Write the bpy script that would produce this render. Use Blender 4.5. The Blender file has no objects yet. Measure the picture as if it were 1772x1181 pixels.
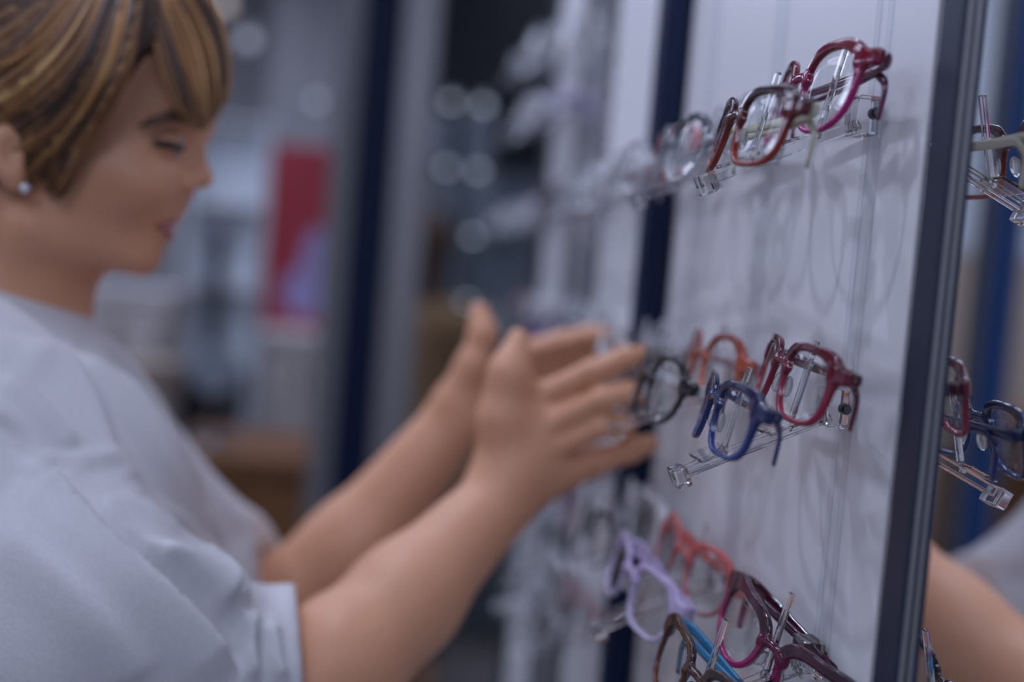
import bpy, bmesh, math, random
import numpy as np
from mathutils import Vector, Matrix, Euler

# ------------------------------------------------------------------ camera, world, lights, exposure
SC = bpy.context.scene
COL = SC.collection
FPX = 1969.0
CAM = np.array([0.0, 0.0, 1.44])
YAW, PIT, ROL = math.radians(6.8), math.radians(3.2), math.radians(4.8)
FWD = np.array([math.sin(YAW)*math.cos(PIT), math.cos(YAW)*math.cos(PIT), -math.sin(PIT)])
RG0 = np.array([math.cos(YAW), -math.sin(YAW), 0.0])
UP0 = np.cross(RG0, FWD)
RGT = RG0*math.cos(ROL) + UP0*math.sin(ROL)     # camera right
UPV = -RG0*math.sin(ROL) + UP0*math.cos(ROL)    # camera up

def at(px, py, d):
    """point seen at a pixel of the 1772x1181 frame, d metres along the view axis"""
    return CAM + d*(FWD + RGT*(px-886)/FPX - UPV*(py-590.5)/FPX)

cd = bpy.data.cameras.new('camera')
cam = bpy.data.objects.new('camera', cd); COL.objects.link(cam)
M = Matrix(((RGT[0], UPV[0], -FWD[0], CAM[0]), (RGT[1], UPV[1], -FWD[1], CAM[1]), (RGT[2], UPV[2], -FWD[2], CAM[2]), (0, 0, 0, 1)))
cam.matrix_world = M
cd.sensor_width = 36.0
cd.lens = FPX*36.0/1772
cd.clip_start = 0.02
cd.dof.use_dof = True
cd.dof.focus_distance = 0.575
cd.dof.aperture_fstop = (cd.lens/1000)/0.0205
SC.camera = cam

SC.view_settings.view_transform = 'Standard'
SC.view_settings.look = 'None'
SC.view_settings.exposure = -2.52
SC.view_settings.gamma = 1.0
SC.view_settings.use_curve_mapping = False
LIGHT = (0.69, 0.755, 1.04)

w = bpy.data.worlds.new('world'); SC.world = w; w.use_nodes = True
w.node_tree.nodes['Background'].inputs[0].default_value = (0.6, 0.7, 1.0, 1)
w.node_tree.nodes['Background'].inputs[1].default_value = 0.1

def area(name, loc, rot, sx, sy, power, color=LIGHT, spread=180):
    l = bpy.data.lights.new(name, 'AREA'); l.shape = 'RECTANGLE'; l.size = sx; l.size_y = sy
    l.energy = power; l.color = color; l.spread = math.radians(spread)
    o = bpy.data.objects.new(name, l); COL.objects.link(o); o.location = loc; o.rotation_euler = rot
    return o

CEIL = 2.9
DW = 0.2373        # distance of the display wall from the camera
for (x, y) in ((-1.0, 0.3), (-1.0, 2.2), (-2.8, 0.3), (-2.8, 2.2), (-1.0, 4.2), (-2.8, 4.4), (-0.5, -1.5), (1.2, 4.2)):
    area('ceiling_light_glow', (x, y, CEIL-0.055), (0, 0, 0), 1.1, 1.1, 85 if (x, y) == (-2.8, 2.2) else (75 if (x < -2 or y > 4) else (125 if y < 0 else (60 if y > 2 else 24))))  # the one behind the camera is placed and boosted to brighten the face
SPOTS = [(-0.28, 0.62), (-0.30, 1.15), (-0.30, 1.75)]
for (x, y) in SPOTS:
    l = bpy.data.lights.new('track_light_glow', 'SPOT'); l.energy = 84; l.color = LIGHT
    l.spot_size = math.radians(75); l.spot_blend = 0.6; l.shadow_soft_size = 0.014
    o = bpy.data.objects.new('track_light_glow', l); COL.objects.link(o)
    o.location = (x, y, 2.60)
    o.rotation_euler = (Vector((DW, y-0.02, 1.30)) - Vector((x, y, 2.60))).to_track_quat('-Z', 'Y').to_euler()

R = random.Random(7)

# ------------------------------------------------------------------ materials
def mat(name, col, rough=0.5, metal=0.0, **kw):
    m = bpy.data.materials.new(name); m.use_nodes = True
    b = m.node_tree.nodes['Principled BSDF']
    b.inputs['Base Color'].default_value = (*col, 1)
    b.inputs['Roughness'].default_value = rough
    b.inputs['Metallic'].default_value = metal
    for k, v in kw.items():
        b.inputs[k.replace('_', ' ')].default_value = v
    return m

def noise_mat(name, c1, c2, scale=8, rough=0.6, bump=0.0, stretch=(1, 1, 1), detail=4, lo=.35, hi=.65, **kw):
    m = mat(name, c1, rough, **kw)
    nt = m.node_tree; n = nt.nodes; b = n['Principled BSDF']
    tc = n.new('ShaderNodeTexCoord'); mp = n.new('ShaderNodeMapping'); mp.inputs['Scale'].default_value = stretch
    nz = n.new('ShaderNodeTexNoise'); nz.inputs['Scale'].default_value = scale; nz.inputs['Detail'].default_value = detail
    cr = n.new('ShaderNodeValToRGB')
    cr.color_ramp.elements[0].position = lo; cr.color_ramp.elements[1].position = hi
    cr.color_ramp.elements[0].color = (*c1, 1); cr.color_ramp.elements[1].color = (*c2, 1)
    nt.links.new(tc.outputs['Object'], mp.inputs[0]); nt.links.new(mp.outputs[0], nz.inputs['Vector'])
    nt.links.new(nz.outputs['Fac'], cr.inputs[0]); nt.links.new(cr.outputs[0], b.inputs['Base Color'])
    if bump:
        bp = n.new('ShaderNodeBump'); bp.inputs['Strength'].default_value = bump; bp.inputs['Distance'].default_value = .002
        nt.links.new(nz.outputs['Fac'], bp.inputs['Height']); nt.links.new(bp.outputs[0], b.inputs['Normal'])
    return m

def emis(name, col, s):
    m = mat(name, (0.8, 0.8, 0.8)); b = m.node_tree.nodes['Principled BSDF']
    b.inputs['Emission Color'].default_value = (*col, 1); b.inputs['Emission Strength'].default_value = s
    return m

def acetate(name, top, low, trans=0.25, rough=0.12, z0=-.012, z1=.014, mottled=0.0):
    """glossy plastic whose colour runs from the brow down to the lower rim"""
    m = mat(name, top, rough, Coat_Weight=0.5, Coat_Roughness=0.05, IOR=1.5)
    nt = m.node_tree; n = nt.nodes; b = n['Principled BSDF']
    b.inputs['Transmission Weight'].default_value = trans
    tc = n.new('ShaderNodeTexCoord'); sp = n.new('ShaderNodeSeparateXYZ'); mr = n.new('ShaderNodeMapRange')
    mr.inputs['From Min'].default_value = z0; mr.inputs['From Max'].default_value = z1
    cr = n.new('ShaderNodeValToRGB')
    cr.color_ramp.elements[0].color = (*low, 1); cr.color_ramp.elements[1].color = (*top, 1)
    nt.links.new(tc.outputs['Object'], sp.inputs[0]); nt.links.new(sp.outputs['Z'], mr.inputs['Value'])
    if mottled:
        nz = n.new('ShaderNodeTexNoise'); nz.inputs['Scale'].default_value = 90
        ma = n.new('ShaderNodeMath'); ma.operation = 'MULTIPLY_ADD'; ma.inputs[1].default_value = mottled
        sb = n.new('ShaderNodeMath'); sb.operation = 'SUBTRACT'; sb.inputs[1].default_value = mottled*.5
        nt.links.new(tc.outputs['Object'], nz.inputs['Vector'])
        nt.links.new(nz.outputs['Fac'], ma.inputs[0]); nt.links.new(mr.outputs[0], ma.inputs[2])
        nt.links.new(ma.outputs[0], sb.inputs[0]); nt.links.new(sb.outputs[0], cr.inputs[0])
    else:
        nt.links.new(mr.outputs[0], cr.inputs[0])
    nt.links.new(cr.outputs[0], b.inputs['Base Color'])
    return m

def clear(name, tint=(1, 1, 1), fac=0.08, rough=0.02):
    """thin clear plastic or lens: mostly see-through, mirror-like sheen"""
    m = bpy.data.materials.new(name); m.use_nodes = True
    nt = m.node_tree; n = nt.nodes; n.clear()
    out = n.new('ShaderNodeOutputMaterial'); mx = n.new('ShaderNodeMixShader'); tr = n.new('ShaderNodeBsdfTransparent')
    gl = n.new('ShaderNodeBsdfGlossy'); lw = n.new('ShaderNodeLayerWeight'); lw.inputs[0].default_value = .5
    fr = n.new('ShaderNodeMath'); fr.operation = 'POWER'; fr.inputs[1].default_value = 4.0
    nt.links.new(lw.outputs['Facing'], fr.inputs[0])
    ad = n.new('ShaderNodeMath'); ad.operation = 'MULTIPLY_ADD'; ad.inputs[1].default_value = .45; ad.inputs[2].default_value = fac*.4; ad.use_clamp = True
    tr.inputs[0].default_value = (*tint, 1); gl.inputs['Roughness'].default_value = rough
    gl.inputs['Color'].default_value = (1, 1, 1, 1)
    nt.links.new(fr.outputs[0], ad.inputs[0]); nt.links.new(ad.outputs[0], mx.inputs[0])
    nt.links.new(tr.outputs[0], mx.inputs[1]); nt.links.new(gl.outputs[0], mx.inputs[2]); nt.links.new(mx.outputs[0], out.inputs[0])
    return m

MT = dict(
    white_panel=mat('white_acrylic', (.84, .84, .85), .32),
    navy=mat('navy_lacquer', (.004, .013, .050), .5, Specular_IOR_Level=.25),
    slate=mat('slate_lacquer', (.022, .030, .055), .45),
    alu=mat('brushed_aluminium', (.42, .42, .43), .42, 0.6),
    alu_dark=mat('dull_aluminium', (.25, .25, .26), .5, 0.3),
    mirror=mat('mirror', (.86, .88, .90), .0, 1.0),
    acrylic=mat('clear_acrylic', (1, 1, 1), .03, IOR=1.42, Transmission_Weight=1.0),
    lens=clear('spectacle_lens', (.97, .98, .98), .06),
    strip=clear('clear_strip', (.96, .97, .98), .02),
    steel=mat('polished_steel', (.55, .55, .56), .22, 1.0),
    dark_steel=mat('dark_steel', (.12, .12, .13), .3, 1.0),
    pad=mat('silicone_pad', (.85, .85, .85), .2, Transmission_Weight=.85, IOR=1.4),
    skin=noise_mat('skin', (.69, .335, .185), (.73, .37, .21), 14, .48),
    lips=mat('lips', (.42, .13, .13), .4),
    lash=mat('lash', (.03, .018, .016), .7),
    brow=mat('brow', (.10, .055, .035), .8),
    eye=mat('eye', (.30, .28, .28), .3),
    iris=mat('iris', (.05, .035, .03), .15),
    gold=mat('gold', (.78, .60, .28), .25, 1.0),
    pearl=mat('pearl', (.8, .82, .86), .15, .3),
    blouse=noise_mat('white_blouse', (.64, .63, .64), (.68, .675, .68), 420, .85, .12),
    trousers=noise_mat('navy_trousers', (.03, .035, .06), (.04, .045, .075), 120, .9),
    leather=mat('black_leather', (.02, .02, .022), .4),
    floor=noise_mat('grey_floor', (.20, .19, .19), (.27, .25, .24), 2.5, .35),
    wall=noise_mat('wall_paint', (.40, .40, .43), (.45, .45, .47), 1.5, .8),
    wall_light=mat('pale_paint', (.76, .77, .78), .8),
    ceiling=mat('ceiling_paint', (.6, .6, .62), .9),
    wood=noise_mat('brown_wood', (.22, .095, .035), (.34, .16, .06), 6, .45, 0, (1, 1, 8)),
    white_lac=mat('white_lacquer', (.82, .79, .78), .4),
    pale_blue=mat('pale_blue_lacquer', (.70, .77, .83), .5),
    blue_grey=mat('blue_grey_lacquer', (.30, .36, .42), .5),
    dark=mat('dark_laminate', (.018, .024, .034), .5),
    dark_grey=mat('dark_grey', (.07, .08, .10), .6),
    red=mat('red_print', (.42, .035, .055), .5),
    violet=mat('violet_print', (.40, .34, .62), .5),
    rose=mat('rose_print', (.46, .22, .30), .5),
    tan=noise_mat('tan_cloth', (.36, .22, .11), (.44, .28, .15), 20, .9),
    beige=mat('beige', (.52, .42, .34), .7),
    blue=mat('blue_lacquer', (.012, .06, .20), .4),
    lamp=emis('lamp_diffuser', (.80, .84, 1.0), 2.2),
    warm_lamp=emis('warm_lamp', (1.0, .80, .70), 3.0),
    cool_lamp=emis('cool_lamp', (.72, .78, 1.0), 2.2),
    bokeh_glow=emis('bokeh_glow', (.70, .80, 1.0), 7.0),  # added glow that blurs to pale discs in the far case
    shelf_glow=emis('lit_shelf', (.70, .80, 1.0), .35),
)

# ------------------------------------------------------------------ object helpers
def link(name, me, m=None, parent=None):
    o = bpy.data.objects.new(name, me); COL.objects.link(o)
    if m is not None: me.materials.append(m)
    if parent is not None: o.parent = parent
    return o

def tag(o, label=None, cat=None, group=None, kind=None):
    if label: o['label'] = label
    if cat: o['category'] = cat
    if group: o['group'] = group
    if kind: o['kind'] = kind
    return o

def empty(name, loc=(0, 0, 0), rot=(0, 0, 0)):
    o = bpy.data.objects.new(name, None); COL.objects.link(o)
    o.location = loc; o.rotation_euler = rot; o.empty_display_size = .05
    return o

def bm_obj(name, bm, m=None, parent=None, smooth=False):
    bmesh.ops.recalc_face_normals(bm, faces=bm.faces)
    me = bpy.data.meshes.new(name); bm.to_mesh(me); bm.free()
    if smooth:
        for p in me.polygons: p.use_smooth = True
    return link(name, me, m, parent)

def np_obj(name, V, Fq, m=None, parent=None, smooth=True):
    me = bpy.data.meshes.new(name)
    me.from_pydata([tuple(v) for v in V], [], [tuple(f) for f in Fq]); me.update()
    if smooth:
        me.polygons.foreach_set('use_smooth', [True]*len(me.polygons))
    return link(name, me, m, parent)

def bx(bm, x0, x1, y0, y1, z0, z1, bev=0.0, mtx=None):
    r = bmesh.ops.create_cube(bm, size=1.0)
    vs = r['verts']
    for v in vs:
        v.co = Vector(((x0+x1)/2+v.co.x*(x1-x0), (y0+y1)/2+v.co.y*(y1-y0), (z0+z1)/2+v.co.z*(z1-z0)))
    if bev:
        es = list({e for v in vs for e in v.link_edges})
        rr = bmesh.ops.bevel(bm, geom=es, offset=bev, segments=2, affect='EDGES', profile=.6)
        vs = rr['verts'] if False else [v for v in bm.verts if v.is_valid and v.tag is False]
    return vs

def box(name, x0, x1, y0, y1, z0, z1, m, parent=None, bev=0.0):
    bm = bmesh.new(); bx(bm, x0, x1, y0, y1, z0, z1, bev)
    return bm_obj(name, bm, m, parent)

def cyl(bm, p0, p1, r0, r1=None, n=16):
    r1 = r0 if r1 is None else r1
    p0, p1 = Vector(p0), Vector(p1); d = p1-p0
    q = d.to_track_quat('Z', 'Y').to_matrix().to_4x4()
    bmesh.ops.create_cone(bm, cap_ends=True, segments=n, radius1=r0, radius2=r1, depth=d.length,
                          matrix=Matrix.Translation((p0+p1)/2) @ q)

def tube(bm, pts, rads, n=8, flat=None):
    """swept tube through pts; flat = (side vector, factor) flattens the section"""
    P = [Vector(p) for p in pts]; rings = []
    if not hasattr(rads, '__len__'): rads = [rads]*len(P)
    up = None
    for i, p in enumerate(P):
        t = (P[min(i+1, len(P)-1)] - P[max(i-1, 0)]).normalized()
        if flat is not None: a = Vector(flat[0]); a = (a - t*a.dot(t)).normalized()
        else:
            if up is None: up = t.orthogonal()
            up = (up - t*up.dot(t)).normalized(); a = up
        b = t.cross(a)
        k = flat[1] if flat else 1.0
        rings.append([bm.verts.new(p + a*(rads[i]*k*math.cos(2*math.pi*j/n)) + b*(rads[i]*math.sin(2*math.pi*j/n))) for j in range(n)])
    for i in range(len(rings)-1):
        for j in range(n):
            bm.faces.new((rings[i][j], rings[i][(j+1) % n], rings[i+1][(j+1) % n], rings[i+1][j]))
    bm.faces.new(rings[0][::-1]); bm.faces.new(rings[-1])

def spline(pts, n):
    """Catmull-Rom through pts, n samples"""
    P = np.array(pts, float); P = np.vstack([2*P[0]-P[1], P, 2*P[-1]-P[-2]])
    out = []; k = len(P)-3
    for s in np.linspace(0, k-1e-6, n):
        i = int(s); t = s-i; a, b, c, d = P[i:i+4]
        out.append(.5*((2*b)+(c-a)*t+(2*a-5*b+4*c-d)*t*t+(3*b-a-3*c+d)*t**3))
    return np.array(out)

def dup(o, parent=None):
    c = o.copy(); COL.objects.link(c)
    if parent is not None: c.parent = parent
    for ch in list(o.children): dup(ch, c)
    return c

# ------------------------------------------------------------------ smooth solid modelling (distance field -> surface nets)
class Field:
    def __init__(self, lo, hi, h):
        self.lo = np.array(lo, float)-2*h; self.h = h
        self.n = np.ceil((np.array(hi, float)+2*h-self.lo)/h).astype(int)+1
        self.a = np.full(self.n, 1.0, np.float32)
    def _sub(self, lo, hi):
        i0 = np.maximum(np.floor((np.array(lo)-self.lo)/self.h).astype(int), 0)
        i1 = np.minimum(np.ceil((np.array(hi)-self.lo)/self.h).astype(int)+1, self.n)
        if (i1 <= i0).any(): return None, None
        ax = [self.lo[k]+self.h*np.arange(i0[k], i1[k]) for k in range(3)]
        P = np.stack(np.meshgrid(*ax, indexing='ij'), -1)
        return tuple(slice(i0[k], i1[k]) for k in range(3)), P
    def _mix(self, sl, d, k, op):
        A = self.a[sl]; d = d.astype(np.float32)
        if op == 'u':
            h = np.maximum(k-np.abs(A-d), 0)/max(k, 1e-6); self.a[sl] = np.minimum(A, d)-h*h*k*.25
        else:
            d = -d; h = np.maximum(k-np.abs(A-d), 0)/max(k, 1e-6); self.a[sl] = np.maximum(A, d)+h*h*k*.25
    def cone(self, a, b, ra, rb, k=.01, op='u'):
        a, b = np.array(a, float), np.array(b, float); m = max(ra, rb)+k+3*self.h
        sl, P = self._sub(np.minimum(a, b)-m, np.maximum(a, b)+m)
        if sl is None: return
        ab = b-a; t = np.clip(((P-a)@ab)/max(ab@ab, 1e-12), 0, 1)
        d = np.linalg.norm(P-a-t[..., None]*ab, axis=-1)-(ra+(rb-ra)*t)
        self._mix(sl, d, k, op)
    def chain(self, pts, rads, k=.006):
        for i in range(len(pts)-1): self.cone(pts[i], pts[i+1], rads[i], rads[i+1], k)
    def ell(self, c, r, axes=None, k=.01, op='u'):
        c = np.array(c, float); r = np.array(r, float); m = r.max()+k+3*self.h
        sl, P = self._sub(c-m, c+m)
        if sl is None: return
        q = P-c
        if axes is not None: q = q@np.array(axes).T
        k0 = np.linalg.norm(q/r, axis=-1); k1 = np.linalg.norm(q/(r*r), axis=-1)
        d = k0*(k0-1)/np.maximum(k1, 1e-9)
        d = np.where(k0 < 1e-4, -r.min(), d)
        self._mix(sl, d, k, op)
    def fn(self, f, lo, hi, k=.004, op='u'):
        sl, P = self._sub(lo, hi)
        if sl is not None: self._mix(sl, f(P), k, op)
    def plane(self, p, nrm, k=.004):
        """cut away the side nrm points to"""
        n = np.array(nrm, float); n /= np.linalg.norm(n)
        sl, P = self._sub(self.lo, self.lo+self.h*(self.n-1))
        self._mix(sl, -((P-np.array(p))@n), k, 's')
    def mesh(self):
        d = self.a; s = d < 0; n = self.n
        c = np.zeros(n-1, np.uint8)
        for dx in (0, 1):
            for dy in (0, 1):
                for dz in (0, 1):
                    c += s[dx:n[0]-1+dx, dy:n[1]-1+dy, dz:n[2]-1+dz]
        act = (c > 0) & (c < 8)
        I = np.argwhere(act); idx = np.full(n-1, -1, np.int64); idx[act] = np.arange(len(I))
        acc = np.zeros((len(I), 3)); cnt = np.zeros(len(I))
        cor = np.array([(x, y, z) for x in (0, 1) for y in (0, 1) for z in (0, 1)])
        val = np.stack([d[I[:, 0]+q[0], I[:, 1]+q[1], I[:, 2]+q[2]] for q in cor], 1)
        for i in range(8):
            for j in range(i+1, 8):
                if np.abs(cor[i]-cor[j]).sum() != 1: continue
                va, vb = val[:, i], val[:, j]; cr = (va < 0) != (vb < 0)
                t = np.where(cr, va/np.where(cr, va-vb, 1), 0)
                acc += np.where(cr[:, None], cor[i]+t[:, None]*(cor[j]-cor[i]), 0); cnt += cr
        V = self.lo+self.h*(I+acc/cnt[:, None])
        F = []
        for ax in range(3):
            b, e = (ax+1) % 3, (ax+2) % 3
            s0 = np.moveaxis(s, ax, 0); e0 = s0[:-1] != s0[1:]
            E = np.argwhere(e0)
            out = np.zeros((len(E), 3), int)
            o_ax = [k for k in range(3) if k != ax]
            out[:, ax] = E[:, 0]; out[:, o_ax[0]] = E[:, 1]; out[:, o_ax[1]] = E[:, 2]
            ok = (out[:, b] > 0) & (out[:, e] > 0) & (out[:, b] < n[b]-1) & (out[:, e] < n[e]-1)
            out = out[ok]
            def g(db, de):
                q = out.copy(); q[:, b] += db; q[:, e] += de
                return idx[q[:, 0], q[:, 1], q[:, 2]]
            q = np.stack([g(-1, -1), g(0, -1), g(0, 0), g(-1, 0)], 1)
            fl = s[out[:, 0], out[:, 1], out[:, 2]]
            q[~fl] = q[~fl][:, ::-1]
            F.append(q)
        F = np.concatenate(F)
        return V, F[(F >= 0).all(1)]
    def obj(self, name, m, parent=None):
        V, F = self.mesh()
        return np_obj(name, V, F, m, parent)

def bounds(pts, m):
    P = np.array(pts, float); return P.min(0)-m, P.max(0)+m

# ------------------------------------------------------------------ the room
X0, X1, Y0, Y1 = -4.2, DW, -2.2, 6.6
YE = 1.80            # where the display wall ends
tag(box('floor', X0, 3.2, Y0, Y1, -.05, 0, MT['floor']), kind='structure')
tag(box('ceiling', X0, 3.2, Y0, Y1, CEIL, CEIL+.05, MT['ceiling']), kind='structure')
tag(box('wall_back', X0, 3.2, Y1, Y1+.1, 0, CEIL, MT['wall']), kind='structure')
tag(box('wall_left', X0-.1, X0, Y0, Y1, 0, CEIL, MT['wall_light']), kind='structure')
tag(box('wall_front', X0, 3.2, Y0-.1, Y0, 0, CEIL, MT['wall']), kind='structure')
tag(box('wall_right', DW+.012, DW+.13, Y0, YE, 0, CEIL, MT['dark_grey']), kind='structure')
tag(box('wall_far_right', 3.2, 3.3, YE-.1, Y1, 0, CEIL, MT['wall']), kind='structure')
tag(box('wall_return', DW+.13, 3.2, YE-.1, YE, 0, CEIL, MT['dark_grey']), kind='structure')

def lpanel(i, x, y):
    t = empty('ceiling_light', (x, y, CEIL-.05))
    tag(t, 'square white ceiling light panel in the shop ceiling, too high to show', 'ceiling light', 'ceiling light panels')
    bm = bmesh.new()
    for s in (-1, 1):
        bx(bm, s*.6-.03, s*.6+.03, -.63, .63, 0, .05); bx(bm, -.57, .57, s*.6-.03, s*.6+.03, 0, .05)
    bm_obj('frame', bm, MT['alu'], t)
    box('diffuser', -.57, .57, -.57, .57, .012, .04, MT['lamp'], t)
for i, (x, y) in enumerate(((-1.0, 0.3), (-1.0, 2.2), (-2.8, 0.3), (-2.8, 2.2), (-1.0, 4.2), (-2.8, 4.4), (-0.5, -1.5), (1.2, 4.2))):  # panel behind the camera only houses the added face light
    lpanel(i, x, y)

# display wall bays: (y0, y1, kind)
def panel(y0, y1, label, z0=.35, z1=2.35):
    o = box('display_board', DW, DW+.010, y0, y1, z0, z1, MT['white_panel'], None, .001)
    tag(o, label, 'display board')
def mirror(y0, y1, label, z0=.35, z1=2.35):
    t = empty('wall_mirror', (DW, (y0+y1)/2, (z0+z1)/2))
    h, k = (y1-y0)/2, (z1-z0)/2
    box('mirror_glass', .0005, .006, -h, h, -k, k, MT['mirror'], t)
    box('backing', .0065, .011, -h+.003, h-.003, -k+.003, k-.003, MT['dark'], t)
    tag(t, label, 'mirror')
def post(y0, y1, th, label, face, z0=.0, z1=2.5):
    t = empty('display_post', (DW, (y0+y1)/2, 0))
    h = (y1-y0)/2
    box('post_core', -th, -.0002, -h, h, z0, z1, MT['alu'], t, .0006)
    box('post_face', -th-.0025, -th-.0001, -h, h, z0, z1, face, t, .0006)
    tag(t, label, 'display post')
    return t
panel(.492, .925, 'bright white display panel behind the sharp spectacles, bearing their soft shadows')
mirror(-.05, .489, 'tall mirror right of the slate post, reflecting spectacles and a bare forearm')
post(.459, .478, .0025, 'slim slate post with grey edges standing on the mirror, nearest the viewer', MT['slate'])
t = post(.930, .958, .020, 'blurred navy post at the far edge of the white spectacle panel', MT['navy'])
t.children[0].data.materials[0] = MT['navy']
tag(box('display_board', DW+.001, DW+.010, .960, 1.045, .35, 2.35, MT['alu_dark'], None, .001), 'narrow dull grey strip just beyond the blurred navy post', 'display board')
panel(1.048, 1.245, 'narrow white panel glowing beyond the grey strip, above the fingertips')
mirror(1.248, 1.50, 'dim mirror between the two far white panels, blurred')
panel(1.503, 1.70, 'farthest and narrowest white panel at the end of the display wall')
tag(box('display_board', DW, DW+.010, 1.703, YE, .35, 2.35, MT['dark'], None, .001), 'dark end panel where the display wall stops', 'display board')

# clear rails the arms are screwed to
def rail(y, label):
    t = empty('mounting_rail', (DW, y, 0))
    for k, dy in enumerate((-.007, .007)):
        box('rail_strip', -.0022, -.0002, dy-.0016, dy+.0016, .5, 2.3, MT['strip'], t)
    tag(t, label, 'rail', 'clear rails on the display wall')
ARM_Y = (.546, .70, .85)
for y, n in zip(ARM_Y, ('nearest the slate post, carrying the sharp arms', 'second from the slate post', 'third from the slate post')):
    rail(y, 'clear vertical mounting rail on the white panel, ' + n)

# ------------------------------------------------------------------ clear display arms
SL = math.radians(25)
def rod_pt(o): return Vector((-o, 0, -o*math.tan(SL)))
O1, O2, OE = .034, .067, .082
def make_arm():
    t = empty('spectacle_holder')
    ang = SL
    bm = bmesh.new()
    L = OE/math.cos(SL)
    mt = Matrix.Rotation(-ang, 4, 'Y')       # local -x runs out and down
    b2 = bmesh.new()
    for (dy) in (-.0032, .0032):
        bx(bm, -L, -.012, dy-.0014, dy+.0014, -.0035, .0015, .0005)
    bx(bm, -L, -.012, -.0016, .0016, -.0035, -.0020)
    bm.transform(mt); bm_obj('bar', bm, MT['acrylic'], t); b2.free()
    bm = bmesh.new(); bx(bm, -.0135, -.0024, -.0085, .0085, -.011, .008, .0012)
    bm_obj('wall_block', bm, MT['acrylic'], t)
    bm = bmesh.new(); cyl(bm, (-.006, -.0125, -.001), (-.006, -.0088, -.001), .0028, .0028, 14); cyl(bm, (-.006, -.0138, -.001), (-.006, -.0123, -.001), .0021, .0021, 6)
    bm_obj('screw', bm, MT['dark_steel'], t)
    bm = bmesh.new(); bx(bm, -L-.006, -L+.0015, -.0075, .0075, -.0075, .0025, .001)
    bm.transform(mt); bm_obj('end_block', bm, MT['acrylic'], t)
    for o in (O1, O2):
        p = rod_pt(o)
        # saddle plate and upright blade leaning back to the wall
        bm = bmesh.new(); bx(bm, -.0011, .0011, -.0026, .0026, 0, .047, .0007)
        bm.transform(Matrix.Translation((p.x+.004, 0, p.z+.001)) @ Matrix.Rotation(math.radians(13), 4, 'Y'))
        pr = bm_obj('prong', bm, MT['acrylic'], t)
        bm = bmesh.new(); bx(bm, -.0085, .0075, -.012, .012, 0, .0016, .0005)
        bm.transform(Matrix.Translation(p) @ mt @ Matrix.Translation((0, 0, .0022))); bm_obj('saddle', bm, MT['acrylic'], pr)
    return t
ARM = make_arm()

# ------------------------------------------------------------------ spectacles
STYLES = {
    # lens half width, half height, exponent, rim, brow extra, bridge z, hinge z
    'square': (.0225, .0185, 3.2, .0014, .0010, .006, .010),
    'tall':   (.0220, .0215, 2.5, .0014, .0013, .007, .013),
    'round':  (.0220, .0200, 2.2, .0015, .0006, .005, .006),
    'cat':    (.0235, .0180, 2.6, .0018, .0016, .006, .014),
}
CX = .0325; CURV = 3.0
def front_mesh(style, h):
    hw, hh, ex, rim, brow, bz, hz = STYLES[style]
    f = Field((-.070, -.004, -hh-.006), (.070, .014, hh+.009), h)
    def d(P):
        x, y, z = np.abs(P[..., 0]), P[..., 1], P[..., 2]
        y = y-CURV*x*x
        u = x-CX
        if style == 'cat': z = z-.18*np.maximum(u, 0)
        wz = 1-.10*np.clip(-z/hh, -1, 1)*np.where(u < 0, 1.6, .6)      # lens narrows towards the nose below
        q = ((np.abs(u)/(hw*wz))**ex+(np.abs(z)/hh)**ex)**(1/ex)
        s = np.sqrt((u*hh)**2+(z*hw)**2)/np.maximum(np.sqrt(u*u+z*z), 1e-6)
        rad = np.abs(q-1)*np.minimum(hw, hh)*1.08
        top = np.clip(z/hh, 0, 1)
        side = np.clip(u/hw, 0, 1)*np.clip(z/hh+.3, 0, 1)
        rt = rim+brow*top+.0014*side
        dy = np.abs(y)-.0017
        dr = rad-rt
        r = .0009
        ring = np.minimum(np.maximum(dr+r, dy+r), 0)+np.sqrt(np.maximum(dr+r, 0)**2+np.maximum(dy+r, 0)**2)-r
        # bridge
        xb = np.clip(x, 0, CX-hw+.002); zb = bz-.25*xb*0+.0025*(1-(x/.011)**2)
        br = np.sqrt(np.maximum(x-(CX-hw+.001), 0)**2+((z-zb)/1.0)**2+(y*1.1)**2)-.0024
        # end piece
        ea = CX+hw-.002; eb = CX+hw+.0075
        t = np.clip(x, ea, eb)
        ep = np.sqrt((x-t)**2+np.maximum(np.abs(P[..., 2]-hz)-.0022, 0)**2+np.maximum(np.abs(y-.001)-.0006, 0)**2)-.0022
        k = .003
        for b in (br, ep):
            hh_ = np.maximum(k-np.abs(ring-b), 0)/k; ring = np.minimum(ring, b)-hh_*hh_*k*.25
        return ring
    f.fn(d, f.lo, f.lo+f.h*(f.n-1), 1e-6)
    V, F = f.mesh()
    me = bpy.data.meshes.new('frame_front'); me.from_pydata([tuple(v) for v in V], [], [tuple(q) for q in F]); me.update()
    me.polygons.foreach_set('use_smooth', [True]*len(me.polygons))
    return me

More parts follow.
